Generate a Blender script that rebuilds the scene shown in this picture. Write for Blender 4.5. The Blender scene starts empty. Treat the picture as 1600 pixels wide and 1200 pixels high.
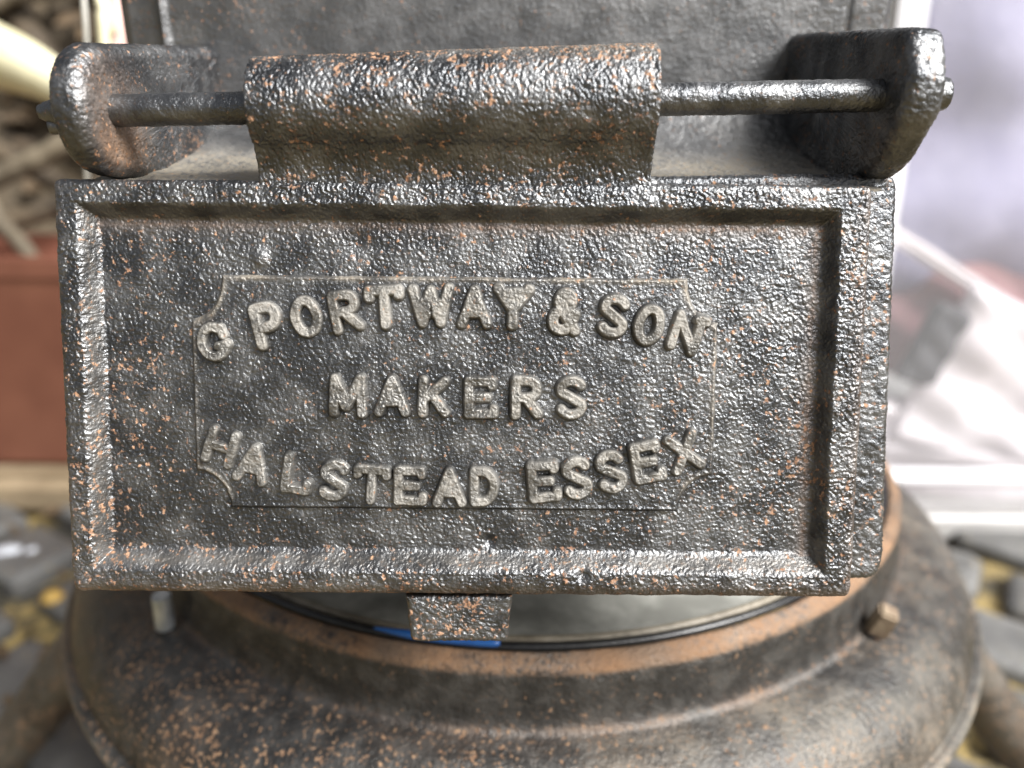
import bpy, bmesh, math, random
import numpy as np
from mathutils import Vector, Matrix

# ------------------------------------------------------------------ camera
H = 0.38                       # camera height above the paving
PITCH = math.radians(20.0)
ROLL = math.radians(0.5)
FPX = 1200.0                   # focal length in photograph pixels
cp, sp = math.cos(PITCH), math.sin(PITCH)
scene = bpy.context.scene
col = scene.collection
cd = bpy.data.cameras.new('camera')
cam = bpy.data.objects.new('camera', cd)
col.objects.link(cam)
scene.camera = cam
RX, UPV, FW = Vector((1, 0, 0)), Vector((0, sp, cp)), Vector((0, cp, -sp))
cr, sr = math.cos(ROLL), math.sin(ROLL)
right = RX * cr + UPV * sr
up = RX * -sr + UPV * cr
cam.matrix_world = Matrix(((right.x, up.x, -FW.x, 0), (right.y, up.y, -FW.y, 0), (right.z, up.z, -FW.z, H), (0, 0, 0, 1)))
cd.sensor_width = 36
cd.sensor_fit = 'HORIZONTAL'
cd.lens = FPX / 1600 * 36
cd.clip_start = 0.01
cd.clip_end = 200
cd.dof.use_dof = True
cd.dof.focus_distance = 0.1735
cd.dof.aperture_fstop = 6.6

# ------------------------------------------------------------------ sky, sun, exposure
SUN = Vector((0.62, -0.44, 0.72)).normalized()     # towards the sun
w = bpy.data.worlds.new('World')
scene.world = w
w.use_nodes = True
nt = w.node_tree
bg = nt.nodes['Background']
sky = nt.nodes.new('ShaderNodeTexSky')
sky.sky_type = 'NISHITA'
sky.sun_disc = False
sky.sun_elevation = math.asin(SUN.z)
sky.sun_rotation = math.atan2(SUN.x, SUN.y)
sky.dust_density = 4.0
hsv = nt.nodes.new('ShaderNodeHueSaturation')      # overcast: the blue washed out
hsv.inputs['Saturation'].default_value = 0.32
nt.links.new(sky.outputs[0], hsv.inputs['Color'])
nt.links.new(hsv.outputs[0], bg.inputs['Color'])
bg.inputs['Strength'].default_value = 0.055
sl = bpy.data.lights.new('sun', 'SUN')
sl.energy = 5.0
sl.angle = math.radians(32)
sl.color = (1.0, 0.985, 0.965)
so = bpy.data.objects.new('sun', sl)
col.objects.link(so)
so.rotation_euler = SUN.to_track_quat('Z', 'Y').to_euler()
scene.view_settings.view_transform = 'Standard'
scene.view_settings.look = 'None'
scene.view_settings.gamma = 1
scene.view_settings.exposure = 0.95

rng = np.random.default_rng(7)
random.seed(7)

# ------------------------------------------------------------------ photo pixel -> world
def level(px, py):
    x = (px - 800) / FPX; y = (600 - py) / FPX
    return cr * x - sr * y, sr * x + cr * y
def c2w(x, y, z):
    return np.array([x, z * cp + y * sp, -z * sp + y * cp + H])
def at_depth(px, py, z):
    x, y = level(px, py)
    return c2w(x * z, y * z, z)
def at_ground(px, py, zg=0.0):
    x, y = level(px, py)
    return at_depth(px, py, (zg - H) / (-sp + y * cp))
def project(p):
    X, Y, Z = p[0], p[1], p[2] - H
    zc = Y * cp - Z * sp; yc = Y * sp + Z * cp
    x, y = X / zc, yc / zc
    x, y = cr * x + sr * y, -sr * x + cr * y
    return 800 + FPX * x, 600 - FPX * y, zc
# plane of the door's front (leaning back a little from the upright)
_A = np.array([0, .04405, .16783]); _B = np.array([0, -.04865, .1769])
_ev = (_A - _B) / np.linalg.norm(_A - _B)
_en = np.array([0, _ev[2], -_ev[1]]); _en = _en if _en[2] < 0 else -_en
DO = c2w(*_B)
EU = np.array([1., 0, 0]); EV = c2w(*_ev) - np.array([0, 0, H]); EN = c2w(*_en) - np.array([0, 0, H])
CAMW = np.array([0, 0, H])
def duv(px, py, n=0.0):
    x, y = level(px, py)
    d = c2w(x, y, 1) - CAMW
    o = DO + EN * n
    t = np.dot(o - CAMW, EN) / np.dot(d, EN)
    q = CAMW + d * t - o
    return np.dot(q, EU), np.dot(q, EV)
def dw(u, v, n):
    return DO + np.multiply.outer(u, EU) + np.multiply.outer(v, EV) + np.multiply.outer(n, EN)

# ------------------------------------------------------------------ numpy gradient noise
_perm = rng.permutation(512)
_grad = rng.normal(size=(512, 3)); _grad /= np.linalg.norm(_grad, axis=1)[:, None]
def perlin(P, freq, seed=0):
    shp = P.shape[:-1]
    q = P.reshape(-1, 3) * freq + seed * 17.31 + 1000.0
    i = np.floor(q).astype(np.int64); f = q - i
    s = f * f * f * (f * (f * 6 - 15) + 10)
    out = np.zeros(len(q))
    for dx in (0, 1):
        wx = s[:, 0] if dx else 1 - s[:, 0]
        a = _perm[(i[:, 0] + dx) & 511]
        for dy in (0, 1):
            wy = s[:, 1] if dy else 1 - s[:, 1]
            b = _perm[(a + i[:, 1] + dy) & 511]
            for dz in (0, 1):
                wz = s[:, 2] if dz else 1 - s[:, 2]
                g = _grad[_perm[(b + i[:, 2] + dz) & 511]]
                out += wx * wy * wz * (g[:, 0] * (f[:, 0] - dx) + g[:, 1] * (f[:, 1] - dy) + g[:, 2] * (f[:, 2] - dz))
    return out.reshape(shp)
def pebble(P, k=1.0):
    """lumpy sand-cast skin, metres"""
    W = P + 0.0004 * np.stack([perlin(P, 620, 5), perlin(P, 620, 6), perlin(P, 620, 7)], -1)
    a = np.abs(perlin(W, 880, 1)); b = np.abs(perlin(W, 1450, 2)); c = perlin(P, 150, 3); d = perlin(P, 340, 4)
    amp = np.clip(1.05 + .6 * perlin(P, 45, 8), .6, 1.5)
    return k * (amp * (0.00054 * (a - .2) + 0.00030 * (b - .2) + 0.00018 * d) + 0.00018 * c)
def sstep(a, b, x):
    t = np.clip((x - a) / (b - a), 0, 1)
    return t * t * (3 - 2 * t)

# ------------------------------------------------------------------ object helpers
def new_mesh(name, V, F, smooth=True, attrs=None):
    me = bpy.data.meshes.new(name)
    V = np.ascontiguousarray(V, dtype=np.float32)
    if isinstance(F, np.ndarray):
        n, k = F.shape
        me.vertices.add(len(V)); me.vertices.foreach_set('co', V.ravel())
        me.loops.add(n * k); me.loops.foreach_set('vertex_index', F.ravel().astype(np.int32))
        me.polygons.add(n)
        me.polygons.foreach_set('loop_start', np.arange(0, n * k, k, dtype=np.int32))
        me.update(calc_edges=True)
    else:
        me.from_pydata([tuple(v) for v in V], [], F)
    me.validate()
    me.polygons.foreach_set('use_smooth', np.full(len(me.polygons), smooth))
    if attrs:
        for k, v in attrs.items():
            a = me.attributes.new(k, 'FLOAT', 'POINT')
            a.data.foreach_set('value', np.ascontiguousarray(v, dtype=np.float32).ravel())
    me.update()
    return me
def put(name, me, mat, parent=None, loc=None):
    o = bpy.data.objects.new(name, me)
    col.objects.link(o)
    if mat and len(me.materials) == 0:
        me.materials.append(mat)
    if parent: o.parent = parent
    if loc is not None: o.location = loc
    return o
def tag(o, label=None, cat=None, group=None, kind=None):
    if label: o['label'] = label
    if cat: o['category'] = cat
    if group: o['group'] = group
    if kind: o['kind'] = kind
    return o
def empty(name, loc):
    o = bpy.data.objects.new(name, None); col.objects.link(o); o.location = loc
    o.empty_display_size = 0.02
    return o
def grid_faces(nu, nv, cu=False, cv=False):
    a = np.arange(nu if cu else nu - 1); b = np.arange(nv if cv else nv - 1)
    A, B = np.meshgrid(a, b, indexing='ij')
    A2, B2 = (A + 1) % nu, (B + 1) % nv
    return np.stack([A * nv + B, A2 * nv + B, A2 * nv + B2, A * nv + B2], -1).reshape(-1, 4)
def normals(P, cu=False, cv=False):
    def dif(a, ax, c):
        if c: return np.roll(a, -1, ax) - np.roll(a, 1, ax)
        return np.gradient(a, axis=ax)
    n = np.cross(dif(P, 0, cu), dif(P, 1, cv))
    l = np.linalg.norm(n, axis=-1, keepdims=True); l[l < 1e-15] = 1
    return n / l
def surf(name, P, mat, parent, cu=False, cv=False, k=0.0, flip=False, attrs=None, off=None):
    """parametric surface with cast-iron lumps pushed along its normals"""
    if k:
        N = normals(P, cu, cv)
        P = P + N * (pebble(P, k) * (-1 if flip else 1))[..., None]
    F = grid_faces(P.shape[0], P.shape[1], cu, cv)
    if flip: F = F[:, ::-1]
    V = P.reshape(-1, 3) - (off if off is not None else 0)
    return put(name, new_mesh(name, V, F, True, attrs), mat, parent)
def outline_resample(pts, step):
    pts = np.array(pts, float); out = []
    n = len(pts)
    for i in range(n):
        a, b = pts[i], pts[(i + 1) % n]
        m = max(1, int(round(np.linalg.norm(b - a) / step)))
        out += [a + (b - a) * t / m for t in range(m)]
    return np.array(out)
def rounded_poly(pts, r, seg=8):
    """convex-ish polygon with rounded corners (r per corner or one)"""
    n = len(pts); out = []
    rs = r if hasattr(r, '__len__') else [r] * n
    for i in range(n):
        p0, p1, p2 = (np.array(pts[j % n], float) for j in (i - 1, i, i + 1))
        a = (p0 - p1) / np.linalg.norm(p0 - p1); b = (p2 - p1) / np.linalg.norm(p2 - p1)
        if rs[i] <= 0: out.append(p1); continue
        s, e = p1 + a * rs[i], p1 + b * rs[i]
        for t in np.linspace(0, 1, seg):
            out.append((1 - t) ** 2 * s + 2 * t * (1 - t) * p1 + t * t * e)
    return out
def prism(outline, thick, r, step):
    """closed solid: outline (CCW, convex-ish) extruded 0..thick with rounded rims -> (rings, n, 3)"""
    o = outline_resample(outline, step)
    t = np.roll(o, -1, 0) - np.roll(o, 1, 0); t /= np.linalg.norm(t, axis=1)[:, None]
    nrm = np.stack([t[:, 1], -t[:, 0]], 1)
    c = o.mean(0)
    rings = []
    def ring(inset, z): rings.append(np.c_[o - nrm * inset, np.full(len(o), z)])
    def cap(z):
        base = o - nrm * r
        R = np.linalg.norm(base - c, axis=1).max()
        lim = max(0.0, 1 - .016 / R)
        ss = list(np.linspace(0, lim, max(3, int(R * lim / step * .12)))[:-1]) + list(np.linspace(lim, 1, max(3, int(R * (1 - lim) / step * .8))))
        return [np.c_[c + (base - c) * s, np.full(len(o), z)] for s in ss[:-1]]
    rings += cap(0.0)
    for a in np.linspace(0, math.pi / 2, max(7, int(r * 1.5 / step))): ring(r - r * math.sin(a), r - r * math.cos(a))
    m = max(2, int((thick - 2 * r) / step))
    for s in np.linspace(0, 1, m + 1)[1:-1]: ring(0, r + (thick - 2 * r) * s)
    for a in np.linspace(math.pi / 2, 0, max(7, int(r * 1.5 / step))): ring(r - r * math.sin(a), thick - r + r * math.cos(a))
    rings += cap(thick)[::-1]
    return np.stack(rings)            # rings x n x 3, normals outward for grid (ring, n)
def tube_pts(path, rad, n=16, caps=True):
    path = np.array(path, float)
    rad = np.full(len(path), rad) if np.isscalar(rad) else np.array(rad, float)
    T = np.gradient(path, axis=0); T /= np.linalg.norm(T, axis=1)[:, None]
    ref = np.array([0, 0, 1.]) if abs(T[0][2]) < .9 else np.array([1., 0, 0])
    rows = []
    a = np.arange(n) / n * 2 * math.pi
    u = np.cross(T[0], ref); u /= np.linalg.norm(u)
    for i in range(len(path)):
        u = u - T[i] * np.dot(u, T[i]); u /= np.linalg.norm(u)
        v = np.cross(T[i], u)
        rows.append(path[i] + rad[i] * (np.outer(np.cos(a), u) + np.outer(np.sin(a), v)))
    if caps:
        rows = [np.repeat(path[:1], n, 0), path[0] + (rows[0] - path[0]) * .8] + rows + [path[-1] + (rows[-1] - path[-1]) * .8, np.repeat(path[-1:], n, 0)]
    return np.stack(rows)
def spline(pts, n):
    pts = np.array(pts, float); m = len(pts)
    P = np.vstack([2 * pts[0] - pts[1], pts, 2 * pts[-1] - pts[-2]])
    out = []
    for t in np.linspace(0, m - 1, n):
        i = min(int(t), m - 2); f = t - i
        p0, p1, p2, p3 = P[i:i + 4]
        out.append(.5 * (2 * p1 + (p2 - p0) * f + (2 * p0 - 5 * p1 + 4 * p2 - p3) * f * f + (3 * p1 - p0 - 3 * p2 + p3) * f ** 3))
    return np.array(out)
def lathe(profile, c, n, a0=0, a1=2 * math.pi):
    pr = np.array(profile)
    a = np.linspace(a0, a1, n, endpoint=(a1 - a0) < 6.28)
    P = np.zeros((n, len(pr), 3))
    P[..., 0] = c[0] + np.outer(np.sin(a), pr[:, 0]); P[..., 1] = c[1] - np.outer(np.cos(a), pr[:, 0]); P[..., 2] = pr[:, 1]
    return P

# ------------------------------------------------------------------ materials
class NT:
    def __init__(s, name):
        s.m = bpy.data.materials.new(name); s.m.use_nodes = True
        s.t = s.m.node_tree; s.b = s.t.nodes['Principled BSDF']; s.out = s.t.nodes['Material Output']
        s.co = s.n('ShaderNodeTexCoord').outputs['Object']
    def n(s, typ, **kw):
        n = s.t.nodes.new(typ)
        for k, v in kw.items(): setattr(n, k, v)
        return n
    def l(s, a, b): s.t.links.new(a, b)
    def noise(s, scale, detail=3, rough=.55, dist=0, vec=None):
        n = s.n('ShaderNodeTexNoise'); n.inputs['Scale'].default_value = scale; n.inputs['Detail'].default_value = detail
        n.inputs['Roughness'].default_value = rough; n.inputs['Distortion'].default_value = dist
        s.l(vec or s.co, n.inputs['Vector']); return n.outputs['Fac']
    def math(s, op, a, b=None, clamp=False):
        n = s.n('ShaderNodeMath', operation=op); n.use_clamp = clamp
        for i, x in enumerate((a, b)):
            if x is None: continue
            if isinstance(x, (int, float)): n.inputs[i].default_value = x
            else: s.l(x, n.inputs[i])
        return n.outputs[0]
    def step(s, x, a, b, lo=0, hi=1):
        n = s.n('ShaderNodeMapRange', interpolation_type='SMOOTHSTEP')
        s.l(x, n.inputs[0])
        for i, v in enumerate((a, b, lo, hi)): n.inputs[i + 1].default_value = v
        return n.outputs[0]
    def mix(s, f, a, b):
        n = s.n('ShaderNodeMix', data_type='RGBA')
        for i, x in ((0, f), (6, a), (7, b)):
            if isinstance(x, (int, float)): n.inputs[i].default_value = x
            elif isinstance(x, tuple): n.inputs[i].default_value = (*x, 1)
            else: s.l(x, n.inputs[i])
        return n.outputs[2]
    def attr(s, name):
        n = s.n('ShaderNodeAttribute'); n.attribute_name = name; return n.outputs['Fac']
    def bump(s, h, strength, dist, prev=None):
        n = s.n('ShaderNodeBump'); n.inputs['Strength'].default_value = strength; n.inputs['Distance'].default_value = dist
        s.l(h, n.inputs['Height'])
        if prev: s.l(prev, n.inputs['Normal'])
        return n.outputs[0]
    def set(s, **kw):
        for k, v in kw.items():
            i = s.b.inputs[k.replace('_', ' ')]
            if isinstance(v, tuple): i.default_value = (*v, 1)
            elif isinstance(v, (int, float)): i.default_value = v
            else: s.l(v, i)
        return s.m

def iron(name, base=(.10, .104, .110), base2=(.19, .193, .196), rust=0.0, dust=0.0, rough=(.29, .42), bump=1.0,
         rustcol=(.24, .115, .058), rustcol2=(.41, .235, .135), dust_light_col=(.34, .29, .22), spec=.4, metal=.93, sizes=(760, 120), coarse=0, filmcol=(.17, .085, .042), filmcol2=(.36, .205, .105)):
    m = NT(name)
    ra, da = m.attr('rust'), m.attr('dust')
    n1 = m.noise(sizes[0], 2, .5); n2 = m.noise(sizes[1], 2, .5); n3 = m.noise(28, 3, .6)
    c = m.mix(m.step(n2, .35, .68), base, base2)
    # thin pale film: dusty places, plus light painted on bevels, plaque edge, letter tops
    dn = m.math('ADD', m.math('MULTIPLY', da, 1.0), dust)
    dfac = m.math('MULTIPLY', dn, m.step(m.math('ADD', m.math('MULTIPLY', n1, .5), m.math('MULTIPLY', n3, .5)), .30, .62), True)
    c = m.mix(dfac, c, dust_light_col)
    fl = m.math('MULTIPLY', m.attr('film'), m.step(m.math('ADD', m.math('MULTIPLY', n1, .45), m.math('MULTIPLY', n3, .55)), .28, .56), True)
    c = m.mix(fl, c, m.mix(n2, filmcol, filmcol2))
    # rust freckles: small noise peaks, denser where the attribute and the broad noise say so
    x = m.math('ADD', n1, m.math('MULTIPLY', m.math('SUBTRACT', m.noise(70, 2), .5), .26))
    x = m.math('ADD', x, m.math('MULTIPLY', ra, .30))
    c = m.mix(m.math('MULTIPLY', m.step(m.math('ADD', x, rust), .55, .68), .26), c, (.12, .082, .056))
    rf = m.math('MULTIPLY', m.step(m.math('ADD', x, rust), .645, .76), m.step(m.noise(1700, 2, .6), .30, .55))
    rc = m.mix(m.step(m.noise(520, 2), .35, .65), rustcol, rustcol2)
    c = m.mix(m.math('MULTIPLY', rf, .9), c, rc)
    rg = m.math('ADD', m.step(n2, .3, .7, rough[0], rough[1]), m.step(n3, .35, .65, -.01, .03))
    rg = m.math('ADD', rg, m.math('MULTIPLY', m.math('MAXIMUM', m.math('MAXIMUM', rf, fl), m.math('MULTIPLY', dfac, .8)), .4), True)
    b = m.bump(m.noise(1300, 3, .6), bump, .00030)
    if coarse: b = m.bump(m.noise(coarse, 3, .6), .6, .0007, b)
    m.l(b, m.b.inputs['Normal'])
    return m.set(Base_Color=c, Roughness=rg, Specular_IOR_Level=spec, Metallic=m.math('MULTIPLY', m.math('SUBTRACT', 1.0, m.math('MAXIMUM', m.math('MAXIMUM', rf, fl), dfac), True), metal))

def plain(name, c1, c2, scale, rough=.6, bump=.2, bscale=None, bdist=.001, spec=.5, detail=4, **kw):
    m = NT(name)
    n = m.noise(scale, detail, .6)
    col_ = m.mix(m.step(n, .32, .68), c1, c2)
    m.l(m.bump(m.noise(bscale or scale * 3, 3), bump, bdist), m.b.inputs['Normal'])
    return m.set(Base_Color=col_, Roughness=rough, Specular_IOR_Level=spec, **kw)

M_DOOR = iron('door_iron', rust=0.018, dust=.0)
M_LETTER = iron('letter_iron', base=(.11, .109, .105), base2=(.22, .216, .206), rust=-.02, dust=.06, rough=(.38, .52), bump=.8, dust_light_col=(.32, .30, .265))
M_PLATE = iron('back_plate_iron', rust=-.02, rough=(.34, .46), bump=.5, base=(.18, .183, .187), base2=(.225, .226, .228), dust_light_col=(.24, .21, .16))
M_LUG = iron('lug_iron', rust=.0)
M_PIN = iron('pin_iron', rust=-.06, rough=(.25, .4), )
M_BASE = iron('base_iron', base=(.050, .049, .048), base2=(.088, .085, .081), rust=.0, dust=.03, rough=(.34, .48), sizes=(640, 150), coarse=520, metal=.7,
              rustcol=(.20, .105, .055), rustcol2=(.34, .21, .12), dust_light_col=(.26, .235, .19))
M_GASKET = plain('black_rubber', (.008, .008, .009), (.02, .02, .02), 200, .3, .1)
M_BEIGE = plain('dull_brass', (.12, .10, .07), (.24, .21, .16), 150, .45, .2)
M_DISH = plain('dull_zinc', (.16, .16, .145), (.34, .34, .31), 45, .25, .1, 300, .0004)
M_BLUE = plain('blue_plastic', (.012, .075, .28), (.02, .11, .36), 60, .3, .1)
M_RUSTY = plain('rusty_steel', (.17, .12, .08), (.30, .235, .16), 120, .7, .5)
M_BOLT = plain('galvanised_steel', (.38, .42, .46), (.55, .58, .60), 200, .35, .3, Metallic=.7)

# ------------------------------------------------------------------ the paving
gm = NT('sandy_moss_joint')
n_a = gm.noise(14, 5, .6); n_b = gm.noise(90, 4, .65)
gc = gm.mix(gm.step(n_a, .42, .57), (.028, .027, .025), (.34, .25, .095))
gc = gm.mix(gm.step(n_b, .45, .65), gc, (.06, .052, .032))
gm.l(gm.bump(n_b, .8, .006), gm.b.inputs['Normal'])
M_GROUND = gm.set(Base_Color=gc, Roughness=.9)
gs = 40
ground = put('ground', new_mesh('ground', [(-gs, -gs, 0), (gs, -gs, 0), (gs, gs, 0), (-gs, gs, 0)], [(0, 1, 2, 3)], False), M_GROUND)
tag(ground, kind='structure')
sm = NT('paving_stone')
s1 = sm.noise(25, 4, .6); s2 = sm.noise(160, 4, .65)
oi = sm.n('ShaderNodeObjectInfo').outputs['Random']
sc_ = sm.mix(sm.step(s1, .3, .7), (.07, .07, .068), (.155, .153, .146))
sc_ = sm.mix(sm.math('MULTIPLY', oi, .5), sc_, (.10, .10, .10))
sc_ = sm.mix(sm.step(s2, .60, .72), sc_, (.28, .22, .11))
sm.l(sm.bump(s2, .6, .003), sm.b.inputs['Normal'])
M_STONE = sm.set(Base_Color=sc_, Roughness=.55)
stone_meshes = []
for k in range(7):
    bm = bmesh.new()
    bmesh.ops.create_cube(bm, size=1)
    for v in bm.verts:
        v.co.x *= .080 * random.uniform(.85, 1.05); v.co.y *= .066 * random.uniform(.85, 1.05); v.co.z = v.co.z * .03 + random.uniform(-.001, .001)
    bmesh.ops.bevel(bm, geom=list(bm.edges), offset=.008, segments=2, affect='EDGES', profile=.6)
    for v in bm.verts: v.co += Vector([random.uniform(-.0012, .0012) for _ in range(3)])
    me = bpy.data.meshes.new('paving_stone'); bm.to_mesh(me); bm.free()
    me.polygons.foreach_set('use_smooth', np.full(len(me.polygons), True)); me.materials.append(M_STONE)
    stone_meshes.append(me)
ang = math.radians(-33)
for i in range(-22, 30):
    for j in range(-4, 34):
        x0 = (i + (.5 if j % 2 else 0)) * .100 + random.uniform(-.004, .004); y0 = j * .084 + random.uniform(-.004, .004)
        x = x0 * math.cos(ang) - y0 * math.sin(ang); y = x0 * math.sin(ang) + y0 * math.cos(ang) + .2
        if y < .12 or y > 1.05: continue
        px, py, zc = project((x, y, .01))
        if zc < .1 or px < -160 or px > 1760 or py > 1420 or (260 < px < 1330): continue
        if x < 0 and y > .70: continue
        if x > .36 and y > .86: continue
        s = put('paving_stone', random.choice(stone_meshes), None, ground, (x, y, random.uniform(-.004, .003)))
        s.rotation_euler = (random.uniform(-.04, .04), random.uniform(-.04, .04), ang + random.uniform(-.06, .06) + random.choice((0, math.pi)))

# ------------------------------------------------------------------ the stove
SC = np.array([.005, .346, 0.0])
stove = empty('cast_iron_stove', tuple(SC))
tag(stove, 'black cast iron stove with raised maker lettering on its hinged door and rusty round base', 'stove')

# --- door: a height field of border, bevels and panel under a sand-cast skin
uL, vT = duv(78, 283); uR, _ = duv(1365, 290)
_, vB = duv(720, 934); _, vT = duv(720, 283.5)
STEP = .00018
us = np.arange(uL, uR + STEP, STEP); vs = np.arange(vB, vT + STEP, STEP)
U, V = np.meshgrid(us, vs, indexing='ij')
dl, dr, db, dt = U - uL, us[-1] - U, V - vB, vs[-1] - V
wob = .0004 * perlin(np.stack([U, V, U * 0], -1), 60, 11)
def ramp(d, a, b): return sstep(a, b, d + wob)
inner = np.minimum(np.minimum(ramp(dl, .0050, .0088), ramp(dr, .0064, .0093)), np.minimum(ramp(db, .0054, .0104), ramp(dt, .0050, .0088)))
DEPTH = .0043
def edge_round(d, r): 
    t = np.clip((r - d) / r, 0, 1)
    return r * (1 - np.sqrt(np.clip(1 - t * t, 0, 1)))
hgt = -DEPTH * inner - edge_round(dl, .0022) - edge_round(dr, .0016) - edge_round(db, .0034) - edge_round(dt, .0020)
P0 = dw(U, V, hgt)
peb = pebble(P0, 1.0)
hgt = hgt + peb * (1.1 - .35 * inner)
# pits and pimples seen on the casting
for (px, py, r, a) in ((765, 848, .0012, -.0011), (909, 893, .0013, -.0012), (405, 402, .0018, .0008), (556, 378, .0025, -.0005), (690, 560, .003, .0003)):
    pu, pv = duv(px, py, -.003)
    hgt += a * np.exp(-((U - pu) ** 2 + (V - pv) ** 2) / (r * r))
j = .0003
P = dw(U + j * perlin(P0, 240, 21), V + j * perlin(P0, 240, 22), hgt)
rustA = np.zeros_like(U); 
rustA += .10 * np.exp(-dl / .02) * sstep(vB + .08, vB, V) + .12 * np.exp(-db / .008) + .03 * np.exp(-dt / .01)
rx, ry = duv(1245, 740, -.003); rustA += .22 * np.exp(-(((U - rx) / .010) ** 2 + ((V - ry) / .012) ** 2))
rx, ry = duv(190, 660, -.003); rustA += .12 * np.exp(-(((U - rx) / .010) ** 2 + ((V - ry) / .03) ** 2))
rustA -= .06 * np.exp(-(((U - .0) / .05) ** 2 + ((V - (vB + .058)) / .02) ** 2))
filmA = .45 * np.exp(-db / .0016) + .30 * np.exp(-dr / .0012) + .22 * np.exp(-dl / .0012) + .35 * np.exp(-np.minimum(np.abs(dt - .0095), np.abs(dr - .0105)) / .0012) * (inner > .9)
dustLightA = .22 * inner * (1 - inner) * 4 * np.where((db < .014) | (dl < .013), 1, .15)  # left and bottom bevels painted paler, as the light catches them
V3 = P.reshape(-1, 3)
F = [grid_faces(*U.shape)]
nu, nv = U.shape
idx = np.arange(nu * nv).reshape(nu, nv)
loop = np.concatenate([idx[:-1, 0], idx[-1, :-1], idx[:0:-1, -1], idx[0, :0:-1]])
fr = V3[loop]
THK = .0085
def at_n(pts, n): return pts + np.multiply.outer(n - (pts - DO) @ EN, EN)
rows = [at_n(fr, n) + EN * 0 for n in (-.005, -.0068, -THK)]
base_i = len(V3)
allV = np.vstack([V3] + rows)
m = len(loop); prev = loop
for k in range(3):
    cur = base_i + k * m + np.arange(m)
    F.append(np.stack([prev, np.roll(prev, -1), np.roll(cur, -1), cur], 1)[:, ::-1]); prev = cur
# the flat back
ca = len(allV); allV = np.vstack([allV, rows[-1].mean(0)[None]])
F.append(np.stack([prev, np.roll(prev, -1), np.full(m, ca), np.full(m, ca)], 1)[:, ::-1])
F = np.vstack(F)
tri = F[F[:, 0] == F[:, 1]]
quads = F[(F[:, 0] != F[:, 1])]
pad = len(allV) - nu * nv
door = put('door', new_mesh('door', allV - SC, quads, True, {'rust': np.r_[rustA.ravel(), np.full(pad, .1)], 'dust': np.r_[dustLightA.ravel(), np.zeros(pad)], 'film': np.r_[filmA.ravel(), np.full(pad, .6)]}), M_DOOR, stove)
door['label'] = 'cast iron door with raised border and lettered plaque'

def patch(name, uu, vv, nn, keep, mat, parent, attrs=None):
    Pq = dw(uu, vv, nn)
    Fq = grid_faces(*uu.shape)
    kf = keep.ravel()[Fq].any(1)
    Fq = Fq[kf]
    used, inv = np.unique(Fq, return_inverse=True)
    at = {k: v.ravel()[used] for k, v in (attrs or {}).items()}
    return put(name, new_mesh(name, Pq.reshape(-1, 3)[used] - SC, inv.reshape(-1, 4), True, at), mat, parent)

# --- plaque with scooped corners
PN = -DEPTH
def pl(px, py): return np.array(duv(px, py, PN))
TL, TR, BL, BR = pl(302, 434), pl(1122, 432), pl(306, 794), pl(1112, 796)
x0, x1, y0, y1 = (TL[0] + BL[0]) / 2, (TR[0] + BR[0]) / 2, (BL[1] + BR[1]) / 2, (TL[1] + TR[1]) / 2
g = .0002
uu, vv = np.meshgrid(np.arange(x0 - .001, x1 + .001, g), np.arange(y0 - .001, y1 + .001, g), indexing='ij')
sd = np.minimum(np.minimum(uu - x0, x1 - uu), np.minimum(vv - y0, y1 - vv))
for (cx, cy) in ((x0, y0), (x1, y0), (x0, y1), (x1, y1)):
    ax, ay = (.0072, .0100) if cy == y1 else (.0078, .0086)
    e = np.hypot((uu - cx) / ax, (vv - cy) / ay) - 1
    sd = np.minimum(sd, e * ax * .9)
Pb = dw(uu, vv, np.full_like(uu, PN))
sdn = sd + .00016 * perlin(Pb, 300, 31)
body = PN + .00095 * sstep(-.0002, .0006, sdn) - .0009 * sstep(.0, -.0008, sdn)
ridge = .00012 * np.clip(.9 + 1.2 * perlin(Pb, 120, 33), .1, 1.6) * np.exp(-((sdn - .00055) / .00035) ** 2)
nn = body + ridge + pebble(Pb, .70)
patch('nameplate', uu, vv, nn, sd > -.0007, M_DOOR, door, {'rust': -.06 + 0 * uu, 'dust': .6 * np.clip(.8 + 1.5 * perlin(Pb, 150, 34), 0, 1) * np.exp(-((sdn - .0003) / .0009) ** 2) * sstep(y0 + .001, y0 + .004, vv)})  # pale line paints the lit plaque edge, left out along the shaded bottom

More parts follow.
